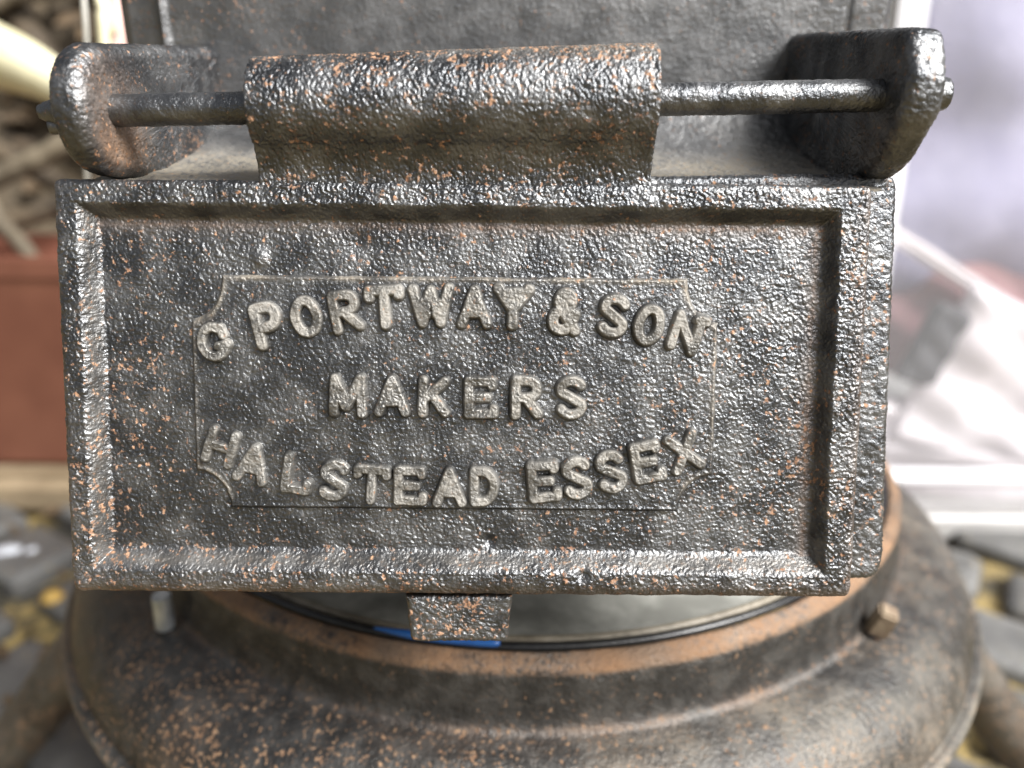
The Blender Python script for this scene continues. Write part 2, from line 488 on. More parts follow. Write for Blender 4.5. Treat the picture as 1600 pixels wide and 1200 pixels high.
# --- raised letters, each a rounded casting grown from its strokes
def arc(cx, cy, rx, ry, a0, a1, n=14):
    t = np.radians(np.linspace(a0, a1, n)); return [(cx + rx * math.cos(a), cy + ry * math.sin(a)) for a in t]
G = {
 'C': [arc(.40, .5, .27, .38, 48, 318), [(.62, .80), (.66, .60)], [(.50, .36), (.70, .36)], [(.66, .36), (.60, .22)]],
 'P': [[(.14, .10), (.14, .90)], [(.14, .90), (.38, .90)] + arc(.40, .68, .24, .22, 90, -90) + [(.14, .46)]],
 'O': [arc(.40, .5, .28, .39, 0, 360, 28)],
 'R': [[(.14, .10), (.14, .90)], [(.14, .90), (.38, .90)] + arc(.40, .70, .23, .20, 90, -90) + [(.14, .50)], [(.36, .50), (.66, .12)]],
 'T': [[(.08, .88), (.74, .88)], [(.41, .88), (.41, .10)], [(.08, .88), (.07, .74)], [(.74, .88), (.75, .76)]],
 'W': [[(.08, .90), (.25, .10)], [(.25, .10), (.43, .86)], [(.43, .86), (.61, .10)], [(.61, .10), (.80, .90)], [(.24, .6), (.34, .3)], [(.6, .55), (.52, .3)]],
 'A': [[(.10, .10), (.39, .90)], [(.39, .90), (.68, .10)], [(.22, .36), (.56, .36)], [(.39, .85), (.39, .52)]],
 'Y': [[(.08, .90), (.40, .44)], [(.74, .90), (.40, .44)], [(.40, .46), (.41, .10)], [(.26, .82), (.56, .82)], [(.40, .78), (.40, .5)]],
 '&': [arc(.40, .72, .16, .18, 0, 360, 20), arc(.34, .30, .22, .21, 80, 330, 18), [(.28, .60), (.68, .10)], [(.52, .18), (.66, .46)], [(.42, .70), (.44, .78)]],
 'S': [arc(.38, .71, .25, .19, 25, 200, 14) + [(.20, .60), (.38, .50), (.55, .40)] + arc(.38, .29, .25, .19, 20, -155, 14)],
 'N': [[(.12, .10), (.12, .90)], [(.12, .88), (.64, .12)], [(.64, .10), (.64, .90)], [(.56, .90), (.74, .90)]],
 'M': [[(.10, .10), (.12, .90)], [(.12, .90), (.40, .30)], [(.40, .30), (.68, .90)], [(.68, .90), (.72, .10)], [(.24, .55), (.36, .25)]],
 'K': [[(.14, .10), (.14, .90)], [(.64, .88), (.18, .44)], [(.34, .56), (.66, .12)]],
 'E': [[(.14, .10), (.14, .90)], [(.14, .89), (.64, .89)], [(.14, .50), (.54, .50)], [(.14, .11), (.68, .11)], [(.64, .89), (.65, .80)], [(.68, .11), (.69, .22)]],
 'H': [[(.14, .10), (.14, .90)], [(.66, .10), (.66, .90)], [(.14, .50), (.66, .50)]],
 'L': [[(.14, .10), (.14, .90)], [(.14, .11), (.66, .11)], [(.66, .11), (.67, .28)]],
 'D': [[(.14, .10), (.14, .90)], [(.14, .90), (.32, .90)] + arc(.34, .5, .30, .40, 90, -90, 18) + [(.14, .10)]],
 'X': [[(.12, .90), (.66, .10)], [(.66, .90), (.12, .10)]],
}
# letter, centre px, cap height px, width px, turn (degrees clockwise)
TXT = [('C', 335, 534, 62, 52, -14), ('P', 420, 508, 70, 50, -14), ('O', 479, 495, 64, 47, -10), ('R', 541, 487, 65, 54, -10), ('T', 601, 480, 68, 54, -4),
       ('W', 671, 478, 65, 62, -2), ('A', 742, 480, 65, 54, 0), ('Y', 801, 480, 69, 56, 2), ('&', 882, 487, 70, 50, 4), ('S', 959, 494, 66, 50, 9), ('O', 1013, 508, 64, 46, 13), ('N', 1072, 521, 62, 54, 17),
       ('M', 544, 618, 67, 57, 1), ('A', 614, 618, 64, 56, 0), ('K', 679, 620, 64, 54, 1), ('E', 751, 621, 65, 57, 0), ('R', 823, 621, 67, 54, 0), ('S', 893, 621, 66, 52, 0),
       ('H', 346, 698, 60, 56, 18), ('A', 396, 724, 64, 56, 14), ('L', 467, 739, 64, 52, 9), ('S', 524, 750, 64, 50, 7), ('T', 580, 756, 62, 54, 4), ('E', 641, 758, 62, 56, 2), ('A', 703, 760, 62, 54, 0), ('D', 757, 759, 62, 50, -1),
       ('E', 849, 751, 66, 56, -5), ('S', 902, 746, 66, 50, -7), ('S', 955, 736, 66, 50, -10), ('E', 1010, 721, 66, 54, -12), ('X', 1069, 706, 64, 58, -18)]
for li, (ch, px, py, hp, wp, rot) in enumerate(TXT):
    base_n = PN + .00095
    mm = .1745 / FPX                                   # metres per photo pixel on the panel
    hh, ww = hp * mm * 1.0, wp * mm
    cu_, cv_ = duv(px, py, base_n)
    g = .00013
    ext = max(hh, ww) * .5 + .0016
    a_, b_ = np.meshgrid(np.arange(-ext, ext, g), np.arange(-ext, ext, g), indexing='ij')
    r_ = math.radians(rot); c_, s_ = math.cos(r_), math.sin(r_)
    xl = c_ * a_ - s_ * b_; yl = s_ * a_ + c_ * b_     # into the letter's own axes (rot clockwise)
    Pb = dw(cu_ + a_, cv_ + b_, np.full_like(a_, base_n))
    xl = xl + .00014 * perlin(Pb, 380, 41 + li % 5); yl = yl + .00014 * perlin(Pb, 380, 51 + li % 5)
    d = np.full(a_.shape, 9.0)
    for st in G[ch]:
        q = (np.array(st) - np.array([.40, .5])) * np.array([ww / .80, hh])
        for A_, B_ in zip(q[:-1], q[1:]):
            ab = B_ - A_; L2 = max(ab @ ab, 1e-12)
            t = np.clip(((xl - A_[0]) * ab[0] + (yl - A_[1]) * ab[1]) / L2, 0, 1)
            d = np.minimum(d, np.hypot(xl - A_[0] - t * ab[0], yl - A_[1] - t * ab[1]))
    hw = hh * .196
    wear = .82 + .5 * perlin(Pb, 110, 61) + .25 * perlin(Pb, 260, 62)
    if ch in 'HX' or li in (19,): wear = wear - .12
    x = d / hw
    top = 1 - sstep(.40, 1.0, x)
    nn = base_n - .0004 + (.0023 * np.clip(wear, .35, 1.1)) * top + pebble(Pb, .7) * (.4 + .6 * top) - .0008 * sstep(1.0, 1.2, x)
    patch('letter', cu_ + a_, cv_ + b_, nn, x < 1.08, M_LETTER, door,
          {'rust': .02 + .12 * perlin(Pb, 130, 63), 'dust': .62 * sstep(.35, .9, top) * np.clip(.7 + 1.4 * perlin(Pb, 260, 64), 0, 1)})  # dusty worn tops, also painted paler as highlights against the shaded sides

# --- hinge barrel growing out of the door's top edge
def hinge_line(px, n=0.0):                       # centre line of the pin, slightly out of level with the door
    return duv(px, 171 - (px - 280) * 18.5 / 920, n)
AN = -.0015
uA, vA = hinge_line(388, .006)[0], hinge_line(388, AN)[1]; uB, vB_ = hinge_line(1029, .006)[0], hinge_line(1029, AN)[1]
RB = .0108
_, vtop = duv(720, 300)
prof = []
# start on the border, up a concave neck, over the barrel, down its back to the door's back
for t in np.linspace(0, 1, 14):
    # neck as a quadratic curve (n, v)
    p0 = np.array([-.0005, vtop - .0012]); p1 = np.array([-.0012, vtop + .0050]); 
    a_end = math.radians(-62)
    vm = (vA + vB_) / 2
    p2 = np.array([AN + RB * math.cos(a_end), vm + RB * math.sin(a_end)])
    prof.append(((1 - t) ** 2 * p0 + 2 * t * (1 - t) * p1 + t * t * p2))
prof = prof[:-1]
for a in np.linspace(math.radians(-62), math.radians(215), 66): prof.append(np.array([AN + RB * math.cos(a), vm + RB * math.sin(a)]))
prof.append(np.array([-.0075, vtop + .004])); prof.append(np.array([-.0075, vtop - .0012]))
prof = outline_resample(prof, .0003)[:]
nS = 560
s_ = np.linspace(0, 1, nS)
cen = prof.mean(0)
rowsP = []
def brow(f, shrink):
    q = cen + (prof - cen) * shrink
    vofs = (vA + (vB_ - vA) * f - vm) * np.clip((q[:, 1] - vtop) / (vm - vtop), 0, 1.4)
    return dw(np.full(len(q), uA + (uB - uA) * f), q[:, 1] + vofs, q[:, 0])
for sh in (0, .25, .5, .7, .84, .93): rowsP.append(brow(0 - .0, sh))
for e in np.linspace(0, 1, 5): rowsP.append(brow(.0035 * (1 - math.cos(e * math.pi / 2)), .93 + .07 * math.sin(e * math.pi / 2)))
for f in np.linspace(.0055, .9945, nS): rowsP.append(brow(f, 1))
for e in np.linspace(1, 0, 5): rowsP.append(brow(1 - .0035 * (1 - math.cos(e * math.pi / 2)), .93 + .07 * math.sin(e * math.pi / 2)))
for sh in (.93, .84, .7, .5, .25, 0): rowsP.append(brow(1, sh))
Pb = np.stack(rowsP)
up_ = np.clip((Pb - DO) @ EV - vm, -1, 1)
rA = .12 + .28 * sstep(.2 * RB, RB, up_)
surf('hinge_barrel', Pb, M_DOOR, door, cv=True, k=1.15, flip=True, off=SC, attrs={'rust': rA, 'dust': .35 * sstep(.5 * RB, RB, up_)})

# --- pull tab under the door
o = [duv(634, 930, -.004), duv(800, 930, -.004), duv(793, 1002, -.004), duv(643, 1002, -.004)]
o = rounded_poly(o[::-1], [.0016, .0016, 0, 0][:4], 6)
R3 = prism(o, .006, .0012, .00028)
Pt = dw(R3[..., 0], R3[..., 1], R3[..., 2] - .0095)
surf('pull_tab', Pt, M_DOOR, door, cv=True, k=.9, off=SC, attrs={'rust': np.full(Pt.shape[:2], .24), 'dust': np.zeros(Pt.shape[:2])})

# --- hinge pin: one rod through both lugs and the barrel
def pin_pt(px): 
    u_, v_ = hinge_line(px, AN); return dw(u_, v_, AN)
pa, pb_ = pin_pt(64), pin_pt(1476)
path = np.linspace(pa, pb_, 500)
rr = np.full(500, .0034); rr[:10] = np.linspace(.0016, .0030, 10)
Pp = tube_pts(path, rr, 40)
surf('hinge_pin', Pp, M_PIN, stove, cv=True, k=.75, off=SC, attrs={'rust': np.full(Pp.shape[:2], .05), 'dust': .25 * np.clip(normals(Pp, False, True)[..., 2], 0, 1) * 0})
Pk = tube_pts(np.linspace(pin_pt(76) + np.array([0, 0, -.0030]), pin_pt(100) + np.array([0, 0, -.0030]), 14), .0017, 14)
surf('split_pin', Pk, M_PIN, stove, cv=True, k=.5, off=SC, attrs={'rust': np.full(Pk.shape[:2], .0), 'dust': np.zeros(Pk.shape[:2])})

# --- lugs that carry the pin, reaching forward from the back plate
YP = .247                                             # back plate's face
def lug(name, x_in, x_out, pin, tall, front, chamfer, mat, side):
    yp, zp = pin[1], pin[2]
    o = []
    if chamfer:
        pts = [(YP + .004, zp - .020), (yp + .012, zp - .021), (yp - .003, zp - .0155), (yp - front * .98, zp - .004), (yp - front, zp + .004), (yp - front * .62, zp + tall), (yp + .01, zp + tall + .0012), (YP + .004, zp + tall + .005)]
        o = rounded_poly(pts, [0, .004, .004, .003, .003, .0025, .002, 0], 6)
    else:
        for a in np.linspace(-100, -262, 40):
            r = math.radians(a); o.append((yp + front * math.sin(r) * 1.0 if False else yp + front * math.cos(math.radians(a)) , zp + tall * math.sin(math.radians(a))))
        o += [(YP + .004, zp + tall + .004), (YP + .004, zp - .02), (yp + .02, zp - .018)]
        o = o[::-1]
    o = np.array(o)
    # make CCW in (Y,Z)
    area = np.sum(o[:, 0] * np.roll(o[:, 1], -1) - np.roll(o[:, 0], -1) * o[:, 1])
    if area < 0: o = o[::-1]
    R3 = prism(o, abs(x_out - x_in), .0034 if side < 0 else .0024, .00035)
    Pq = np.stack([min(x_in, x_out) + R3[..., 2], R3[..., 0], R3[..., 1]], -1)
    dist = np.linalg.norm(Pq - pin, axis=-1)
    inn = np.exp(-np.abs(Pq[..., 0] - x_in) / .0008)
    low = sstep(zp, zp - .012, Pq[..., 2])
    return surf(name, Pq, mat, stove, cv=True, k=1.2, off=SC, attrs={'rust': (.0 if side > 0 else .10) + .14 * inn * low * (side < 0), 'dust': (.3 if side < 0 else .15) * inn * low * sstep(.026, .008, dist), 'film': (.9 if side < 0 else .25) * inn * sstep(.020, .005, dist) * (.35 + .65 * low)})
pl_, pr_ = pin_pt(180), pin_pt(1372)
lug('hinge_lug', -.0872, -.0952, pl_, .0135, .0128, False, M_LUG, -1)
lug('hinge_lug', .0795, .0875, pr_, .0128, .0130, True, M_LUG, 1)

# --- back plate: upright casting with a raised centre field and two beads
xl, xr = at_depth(192, 40, .228)[0], at_depth(1391, 40, .228)[0]
b0, b1 = at_depth(268, 40, .228)[0], at_depth(1312, 40, .228)[0]
zb, zt = H - .012, H + .16
ux, vz = np.meshgrid(np.arange(xl, xr, .0004), np.arange(zb - .002, zt, .0004), indexing='ij')
dep = np.zeros_like(ux)
dep += -.0035 * sstep(b0 - .0008, b0 + .0008, ux) * sstep(b1 + .001, b1 - .001, ux)
dep += -.0022 * np.exp(-((ux - b0) / .0016) ** 2) + .0016 * np.exp(-((ux - b1) / .0011) ** 2)
fil = np.clip((H - .004) - vz, 0, .010)
dep += .004 * sstep(xl + .004, xl, ux) + .004 * sstep(xr - .004, xr, ux)
Pq = np.stack([ux, YP + dep, vz], -1)
surf('back_plate', Pq, M_PLATE, stove, k=.4, off=SC, attrs={'rust': .16 * sstep(.0, -.11, ux) + .03 - .03, 'dust': .15 * sstep(H + .004, H - .006, vz)})
o = [(xl, zb - .06), (xr, zb - .06), (xr, zt), (xl, zt)]
R3 = prism(o, .018, .002, .004)
Pq = np.stack([R3[..., 0], YP + .0225 - R3[..., 2], R3[..., 1]], -1)
surf('back_plate_core', Pq, M_PLATE, stove, cv=True, off=SC, attrs={'rust': np.zeros(Pq.shape[:2]), 'dust': np.zeros(Pq.shape[:2])})

# --- dusty ledge between plate and door
ux, ty = np.meshgrid(np.arange(-.097, .0835, .0005), np.linspace(.176, YP, 140), indexing='ij')
tt = (ty - .176) / (YP - .176)
zz = H - .0175 + .006 * tt + .014 * tt ** 5
Pq = np.stack([ux, ty, zz], -1)
big = perlin(Pq, 40, 71)
surf('ledge', Pq, M_PLATE, stove, k=1.2, off=SC, attrs={'rust': -.02 + .1 * np.clip(big, 0, 1), 'dust': np.clip(1.0 * sstep(YP - .012, YP - .046, ty) + .5 * big, 0, .9)})

# --- flange the door shuts on, and the feed chute behind it
NF = -THK - .0006
o = [duv(105, 290, NF), duv(1404, 268, NF), duv(1380, 906, NF), duv(150, 906, NF)]
o = rounded_poly(o[::-1], [.004, .0055, .004, .004], 8)
R3 = prism(o, .0095, .0018, .0004)
Pq = dw(R3[..., 0], R3[..., 1], NF - .0095 + R3[..., 2])
surf('flange', Pq, M_LUG, stove, cv=True, k=1.25, off=SC, attrs={'rust': np.full(Pq.shape[:2], .06), 'dust': np.zeros(Pq.shape[:2])})
o = [(-.088, H - .090), (.080, H - .090), (.080, H - .017), (-.088, H - .017)]
R3 = prism(rounded_poly(o, .006, 5), .10, .002, .003)
Pq = np.stack([R3[..., 0], .295 - R3[..., 2] * 1.0, R3[..., 1]], -1)
Pq[..., 1] += np.clip((H - .017 - Pq[..., 2]) * -.22, -.03, 0)
surf('feed_chute', Pq, M_PLATE, stove, cv=True, off=SC, attrs={'rust': np.zeros(Pq.shape[:2]), 'dust': np.zeros(Pq.shape[:2])})

# --- round base
RI, ZI = .1630, H - .149
profk = [(RI - .004, ZI - .010), (RI - .001, ZI - .003), (RI + .0006, ZI + .0002), (RI + .0030, ZI - .0008), (RI + .0050, ZI - .0026), (RI + .0060, ZI - .0060), (RI + .0066, ZI - .0120), (RI + .0074, ZI - .0190), (RI + .0092, ZI - .0222),
         (RI + .0130, ZI - .0232), (RI + .0190, ZI - .0246), (RI + .0270, ZI - .0285), (RI + .0345, ZI - .0365), (RI + .0382, ZI - .0450), (RI + .0392, ZI - .0488), (RI + .0412, ZI - .0496), (RI + .0428, ZI - .0512), (RI + .0426, ZI - .0532), (RI + .0402, ZI - .0545), (RI + .0385, ZI - .0565),
         (RI + .0375, ZI - .070), (RI + .034, ZI - .096), (RI + .024, ZI - .102), (RI - .02, ZI - .102)]
pr = spline(profk, 190)
Pq = lathe(pr, SC, 1500, math.pi, 3 * math.pi)
rad = np.hypot(Pq[..., 0] - SC[0], Pq[..., 1] - SC[1]) - RI
dz = Pq[..., 2] - ZI
big = perlin(Pq, 26, 81); mid = perlin(Pq, 70, 82)
led = sstep(-.0050, -.0030, dz) * sstep(.0075, .006, rad)
rightside = sstep(-.10, .12, Pq[..., 0])
wall = sstep(-.0035, -.0055, dz) * sstep(-.0205, -.0185, dz)
should = sstep(.0085, .0120, rad) * (dz > -.054)
lip = np.exp(-((dz + .0515) / .0014) ** 2)
rustA = .05 * led + .20 * mid * (1 - wall) + .10 + .16 * (1 - rightside) * should + .10 * big - .1 * wall
dustLightA = should * np.clip(-.22 + .50 * rightside + .9 * big + .5 * mid, 0, 1) + .5 * led * (.5 + .5 * rightside) + .45 * lip
filmA = led * np.clip(.75 + .8 * mid, 0, 1) + .18 * np.clip(big * 2.2 - .1, 0, 1) * should + .5 * np.exp(-np.abs(dz + .0215) / .0012) * np.clip(mid + .3, 0, 1)
surf('base_ring', Pq, M_BASE, stove, cu=True, k=.55, off=SC, attrs={'rust': rustA, 'dust': dustLightA, 'film': filmA})
gk = [(RI - .0016 + .0014 * math.cos(a), ZI + .0002 + .0014 * math.sin(a)) for a in np.linspace(0, 2 * math.pi, 16)]
surf('sealing_ring', lathe(gk, SC, 360), M_GASKET, stove, cu=True, off=SC)
gk = [(RI - .0050 + .0013 * math.cos(a), ZI + .0000 + .0013 * math.sin(a)) for a in np.linspace(0, 2 * math.pi, 16)]
surf('trim_ring', lathe(gk, SC, 360), M_BEIGE, stove, cu=True, off=SC)
gk = [(RI - .006, ZI - .001), (RI - .012, ZI - .0015), (RI - .022, ZI - .001), (RI - .034, ZI + .002), (RI - .046, ZI + .008), (RI - .05, ZI + .02), (RI - .05, ZI + .05), (.02, ZI + .055)]
surf('stove_drum', lathe(spline(gk, 60), SC, 200), M_DISH, stove, cu=True, off=SC)
# blue strip lying on the sealing ring
a0, a1 = -.285, -.048
aa = np.linspace(a0, a1, 60)
pth = np.stack([SC[0] + (RI - .0012) * np.sin(aa), SC[1] - (RI - .0012) * np.cos(aa), np.full(60, ZI + .0016)], 1)
rr = np.full(60, .0013); rr[:18] = np.linspace(.0004, .0013, 18); rr[-4:] = (.0013, .0012, .001, .0006)
bl = put('blue_strip', new_mesh('blue_strip', tube_pts(pth, rr, 14).reshape(-1, 3), grid_faces(64, 14, False, True)), M_BLUE)
tag(bl, 'short blue plastic strip lying in the groove below the door tab', 'strip')
# bolts in the base
def at_collar(px, py):                       # point on the collar's foot seen at that pixel
    best = min(((abs(project(q)[0] - px) + abs(project(q)[1] - py), tuple(q)) for q in
               (SC + np.array([r * math.sin(a), -r * math.cos(a), ZI - .016]) for r in (RI + .010, RI + .013) for a in np.linspace(-1.5, 1.5, 400))))
    return np.array(best[1])
def bolt(name, px, py, z, r, hgt_, mat, n, lean):
    c = at_collar(px, py)
    bm = bmesh.new()
    bmesh.ops.create_cone(bm, cap_ends=True, segments=n, radius1=r, radius2=r * .92, depth=hgt_)
    bmesh.ops.bevel(bm, geom=list(bm.edges), offset=r * .18, segments=2, affect='EDGES')
    R = Matrix.Rotation(lean[0], 4, 'X') @ Matrix.Rotation(lean[1], 4, 'Y') @ Matrix.Rotation(.4, 4, 'Z')
    bmesh.ops.transform(bm, matrix=R, verts=bm.verts)
    bmesh.ops.translate(bm, verts=bm.verts, vec=Vector(c - SC))
    me = bpy.data.meshes.new(name); bm.to_mesh(me); bm.free()
    return put(name, me, mat, stove)
bolt('bolt', 1372, 968, .262, .0050, .011, M_RUSTY, 4, (.25, .2))
bolt('bolt', 236, 956, .262, .0036, .014, M_BOLT, 8, (.05, .05))
# legs splayed out under the base
for k, (ax) in enumerate((math.radians(84), math.radians(-84), math.radians(180))):
    d_ = np.array([math.sin(ax), -math.cos(ax), 0])
    p = [SC + d_ * .165 + [0, 0, ZI - .08], SC + d_ * .196 + [0, 0, ZI - .085], SC + d_ * .232 + [0, 0, ZI - .125], SC + d_ * .275 + [0, 0, .055], SC + d_ * .335 + [0, 0, .008]]
    Pq = tube_pts(spline(p, 60), np.linspace(.017, .012, 60), 24)
    s_ = np.array([math.cos(ax), math.sin(ax), 0])
    surf('leg', Pq, M_BASE, stove, cv=True, k=1.0, off=SC, attrs={'rust': np.full(Pq.shape[:2], .28), 'dust': np.full(Pq.shape[:2], .3)})

# ------------------------------------------------------------------ right: clear plastic storage box with folded things inside
def clear_plastic(name, fac, colr):
    m = NT(name)
    tr = m.n('ShaderNodeBsdfTransparent'); mx = m.n('ShaderNodeMixShader')
    m.set(Base_Color=colr, Roughness=.18, Specular_IOR_Level=.6)
    ns = m.noise(6, 3)
    m.l(m.bump(ns, .5, .02), m.b.inputs['Normal'])
    mx.inputs[0].default_value = fac
    m.l(tr.outputs[0], mx.inputs[1]); m.l(m.b.outputs[0], mx.inputs[2]); m.l(mx.outputs[0], m.out.inputs['Surface'])
    return m.m
M_CLEAR = clear_plastic('clear_plastic', .08, (.85, .85, .88))
M_MILK = plain('milky_plastic', (.66, .66, .69), (.76, .76, .79), 8, .25, .1)
M_TRAY = plain('dull_tray_plastic', (.36, .35, .34), (.48, .47, .46), 10, .35, .1)
M_LAV = plain('lavender_cloth', (.22, .21, .32), (.33, .32, .44), 9, .8, .3, 60, .004)
M_WHITE = plain('white_paper', (.50, .46, .48), (.66, .62, .65), 8, .35, .15)
M_DARK = plain('charcoal_cloth', (.02, .02, .025), (.04, .04, .045), 30, .8, .3)
M_RED = plain('dusky_red_cloth', (.20, .09, .10), (.28, .15, .155), 20, .8, .3)
def boxmesh(name, size, bev, seg=3):
    bm = bmesh.new(); bmesh.ops.create_cube(bm, size=1)
    for v in bm.verts: v.co = Vector((v.co.x * size[0], v.co.y * size[1], v.co.z * size[2]))
    bmesh.ops.bevel(bm, geom=list(bm.edges), offset=bev, segments=seg, affect='EDGES')
    me = bpy.data.meshes.new(name); bm.to_mesh(me); bm.free()
    return me
g0 = at_ground(1262, 850)
bx, by = g0[0], g0[1]
box = empty('storage_box', (bx, by, 0))
tag(box, 'tall clear plastic storage box with milky white corner posts and ribbed base', 'storage box')
BW, BD, BH = .62, .42, .62
put('base_tray', boxmesh('base_tray', (BW, BD, .030), .006), M_TRAY, box, (BW / 2, BD / 2, .016))
put('base_rib', boxmesh('base_rib', (BW - .012, .016, .014), .005), M_MILK, box, (BW / 2, -.004, .072))
for (x, y) in ((.012, .008), (BW - .012, .008), (.012, BD - .012), (BW - .012, BD - .012)):
    o = put('corner_post', boxmesh('corner_post', (.036, .030, BH), .010), M_MILK, box, (x, y, BH / 2 + .03))
    if x < .1: o.rotation_euler = (0, -.03, 0)
put('front_panel', boxmesh('front_panel', (BW - .06, .003, BH - .01), .001, 1), M_CLEAR, box, (BW / 2, .004, BH / 2 + .03))
put('side_panel', boxmesh('side_panel', (.003, BD - .05, BH - .01), .001, 1), M_CLEAR, box, (.012, BD / 2, BH / 2 + .03))
put('side_panel', boxmesh('side_panel', (.003, BD - .05, BH - .01), .001, 1), M_CLEAR, box, (BW - .012, BD / 2, BH / 2 + .03))
put('rear_panel', boxmesh('rear_panel', (BW - .06, .003, BH - .01), .001, 1), M_CLEAR, box, (BW / 2, BD - .006, BH / 2 + .03))
put('lid', boxmesh('lid', (BW + .03, BD + .03, .025), .008), M_MILK, box, (BW / 2, BD / 2, BH + .045))
def folded(name, c, size, tilt, mat, label, cat, amp=.010, fr=14):
    """thick soft folded thing, pillowy and creased"""
    nx, ny = 60, 40
    a, b = np.meshgrid(np.linspace(-1, 1, nx), np.linspace(-1, 1, ny), indexing='ij')
    Pq = np.stack([a * size[0] / 2, 0 * a, b * size[2] / 2], -1)
    e = np.clip(1 - np.maximum(np.abs(a), np.abs(b)) ** 6, 0, 1) ** .5
    f = amp * (perlin(Pq + c[0], fr, 91) * 2 + .5 * np.sin(b * 9 + 2 * a))
    front = Pq.copy(); front[..., 1] = -size[1] / 2 * e - f * e
    back = Pq.copy(); back[..., 1] = size[1] / 2 * e
    Vv = np.vstack([front.reshape(-1, 3), back.reshape(-1, 3)])
    F1 = grid_faces(nx, ny); F2 = F1[:, ::-1] + nx * ny
    o = put(name, new_mesh(name, Vv, np.vstack([F1, F2])), mat, None, c)
    o.rotation_euler = tilt
    return tag(o, label, cat)
def inbox(px, py, dy):       # a point inside the box, dy behind its front panel
    y = by + dy
    x_, y_ = level(px, py); d = c2w(x_, y_, 1) - CAMW
    return CAMW + d * (y / d[1])
folded('lavender_bundle', tuple(inbox(1640, 170, .16)), (.46, .16, .36), (.0, 0, .05), M_LAV, 'lavender grey cloth bundle filling the upper part of the storage box', 'cloth')
folded('red_cloth', tuple(inbox(1590, 545, .13)), (.42, .08, .16), (.1, .45, 0), M_RED, 'dusky red folded cloth under the lavender bundle in the storage box', 'cloth')
folded('dark_pouch', tuple(inbox(1458, 540, .034)), (.036, .02, .075), (0, .35, .1), M_DARK, 'small charcoal pouch inside the storage box beside its corner post', 'pouch', .003)
folded('white_packet', tuple(inbox(1570, 610, .045)), (.17, .03, .15), (0, .35, .1), M_WHITE, 'glossy white folded packet leaning in front of the red cloth', 'packet', .006, 20)
folded('white_sleeve', tuple(inbox(1560, 470, .05)), (.26, .010, .014), (0, .50, .1), M_WHITE, 'narrow white plastic sleeve lying slantwise above the white packet', 'sleeve', .002, 20)
folded('grey_sheet', tuple(inbox(1620, 720, .06)), (.44, .04, .12), (.2, .05, 0), M_WHITE, 'crumpled whitish sheet lying at the bottom of the storage box', 'sheet', .010, 22)

# ------------------------------------------------------------------ left: planter on a plank, branches, hose
M_TERRA = plain('terracotta', (.16, .058, .036), (.215, .085, .053), 12, .6, .2, 80, .001)
M_PLANK = plain('weathered_wood', (.24, .18, .11), (.36, .28, .18), 18, .7, .4, 90, .002)
M_BARK = plain('dry_bark', (.03, .022, .014), (.09, .066, .04), 30, .8, .7, 60, .004)
M_BARK2 = plain('pale_bark', (.09, .072, .048), (.17, .14, .095), 30, .75, .6, 60, .004)
M_HOSE = plain('cream_hose', (.62, .57, .36), (.72, .68, .48), 14, .4, .1)
M_EARTH = plain('dark_earth', (.035, .026, .016), (.10, .075, .045), 12, .9, .8, 50, .015)
M_LEAF = plain('dry_leaf', (.035, .024, .013), (.11, .07, .034), 10, .8, .2)
M_PINK = plain('pink_card', (.48, .30, .26), (.55, .38, .33), 10, .7, .1)
M_CABLE = plain('white_cable', (.72, .70, .62), (.80, .78, .70), 20, .4, .05)
# planter trough
pg = at_ground(90, 800, .045)
yp = .66
pt = empty('terracotta_planter', (-.62, yp, .046))
tag(pt, 'plain terracotta trough standing on a weathered plank left of the stove', 'planter')
def trough():
    bm = bmesh.new()
    L, D, hh = .62, .16, .205
    bmesh.ops.create_cube(bm, size=1)
    for v in bm.verts:
        t = v.co.z + .5
        v.co = Vector((v.co.x * (L - .03 + .03 * t), v.co.y * (D - .03 + .03 * t), t * hh))
    top = max(bm.faces, key=lambda f: f.calc_center_median().z)
    r = bmesh.ops.inset_region(bm, faces=[top], thickness=.012)
    bmesh.ops.translate(bm, verts=top.verts, vec=(0, 0, -.05))
    bmesh.ops.bevel(bm, geom=[e for e in bm.edges], offset=.004, segments=3, affect='EDGES')
    me = bpy.data.meshes.new('trough'); bm.to_mesh(me); bm.free()
    return me
put('trough', trough(), M_TERRA, pt, (.14, .08, 0))
rim = boxmesh('rim', (.634, .008, .022), .003)
put('rim', rim, M_TERRA, pt, (.14, .003, .196))
plank = put('plank', boxmesh('plank', (1.3, .10, .044), .012), M_PLANK, None, (-.72, .70, .022))
tag(plank, 'weathered round-edged wooden plank under the terracotta trough', 'plank')
# earth bank behind
ux, uy = np.meshgrid(np.linspace(-2.6, .15, 140), np.linspace(0, 1, 60), indexing='ij')
Pq = np.stack([ux, .88 + .5 * uy + 0 * ux, 1.1 * uy ** .8], -1)
Pq[..., 1] += .12 * perlin(Pq, 5, 3); Pq[..., 2] += .06 * perlin(Pq, 9, 4); Pq[:, 0, 2] = -.01
bank = put('earth_bank', new_mesh('earth_bank', Pq.reshape(-1, 3), grid_faces(140, 60)), M_EARTH); tag(bank, kind='structure')
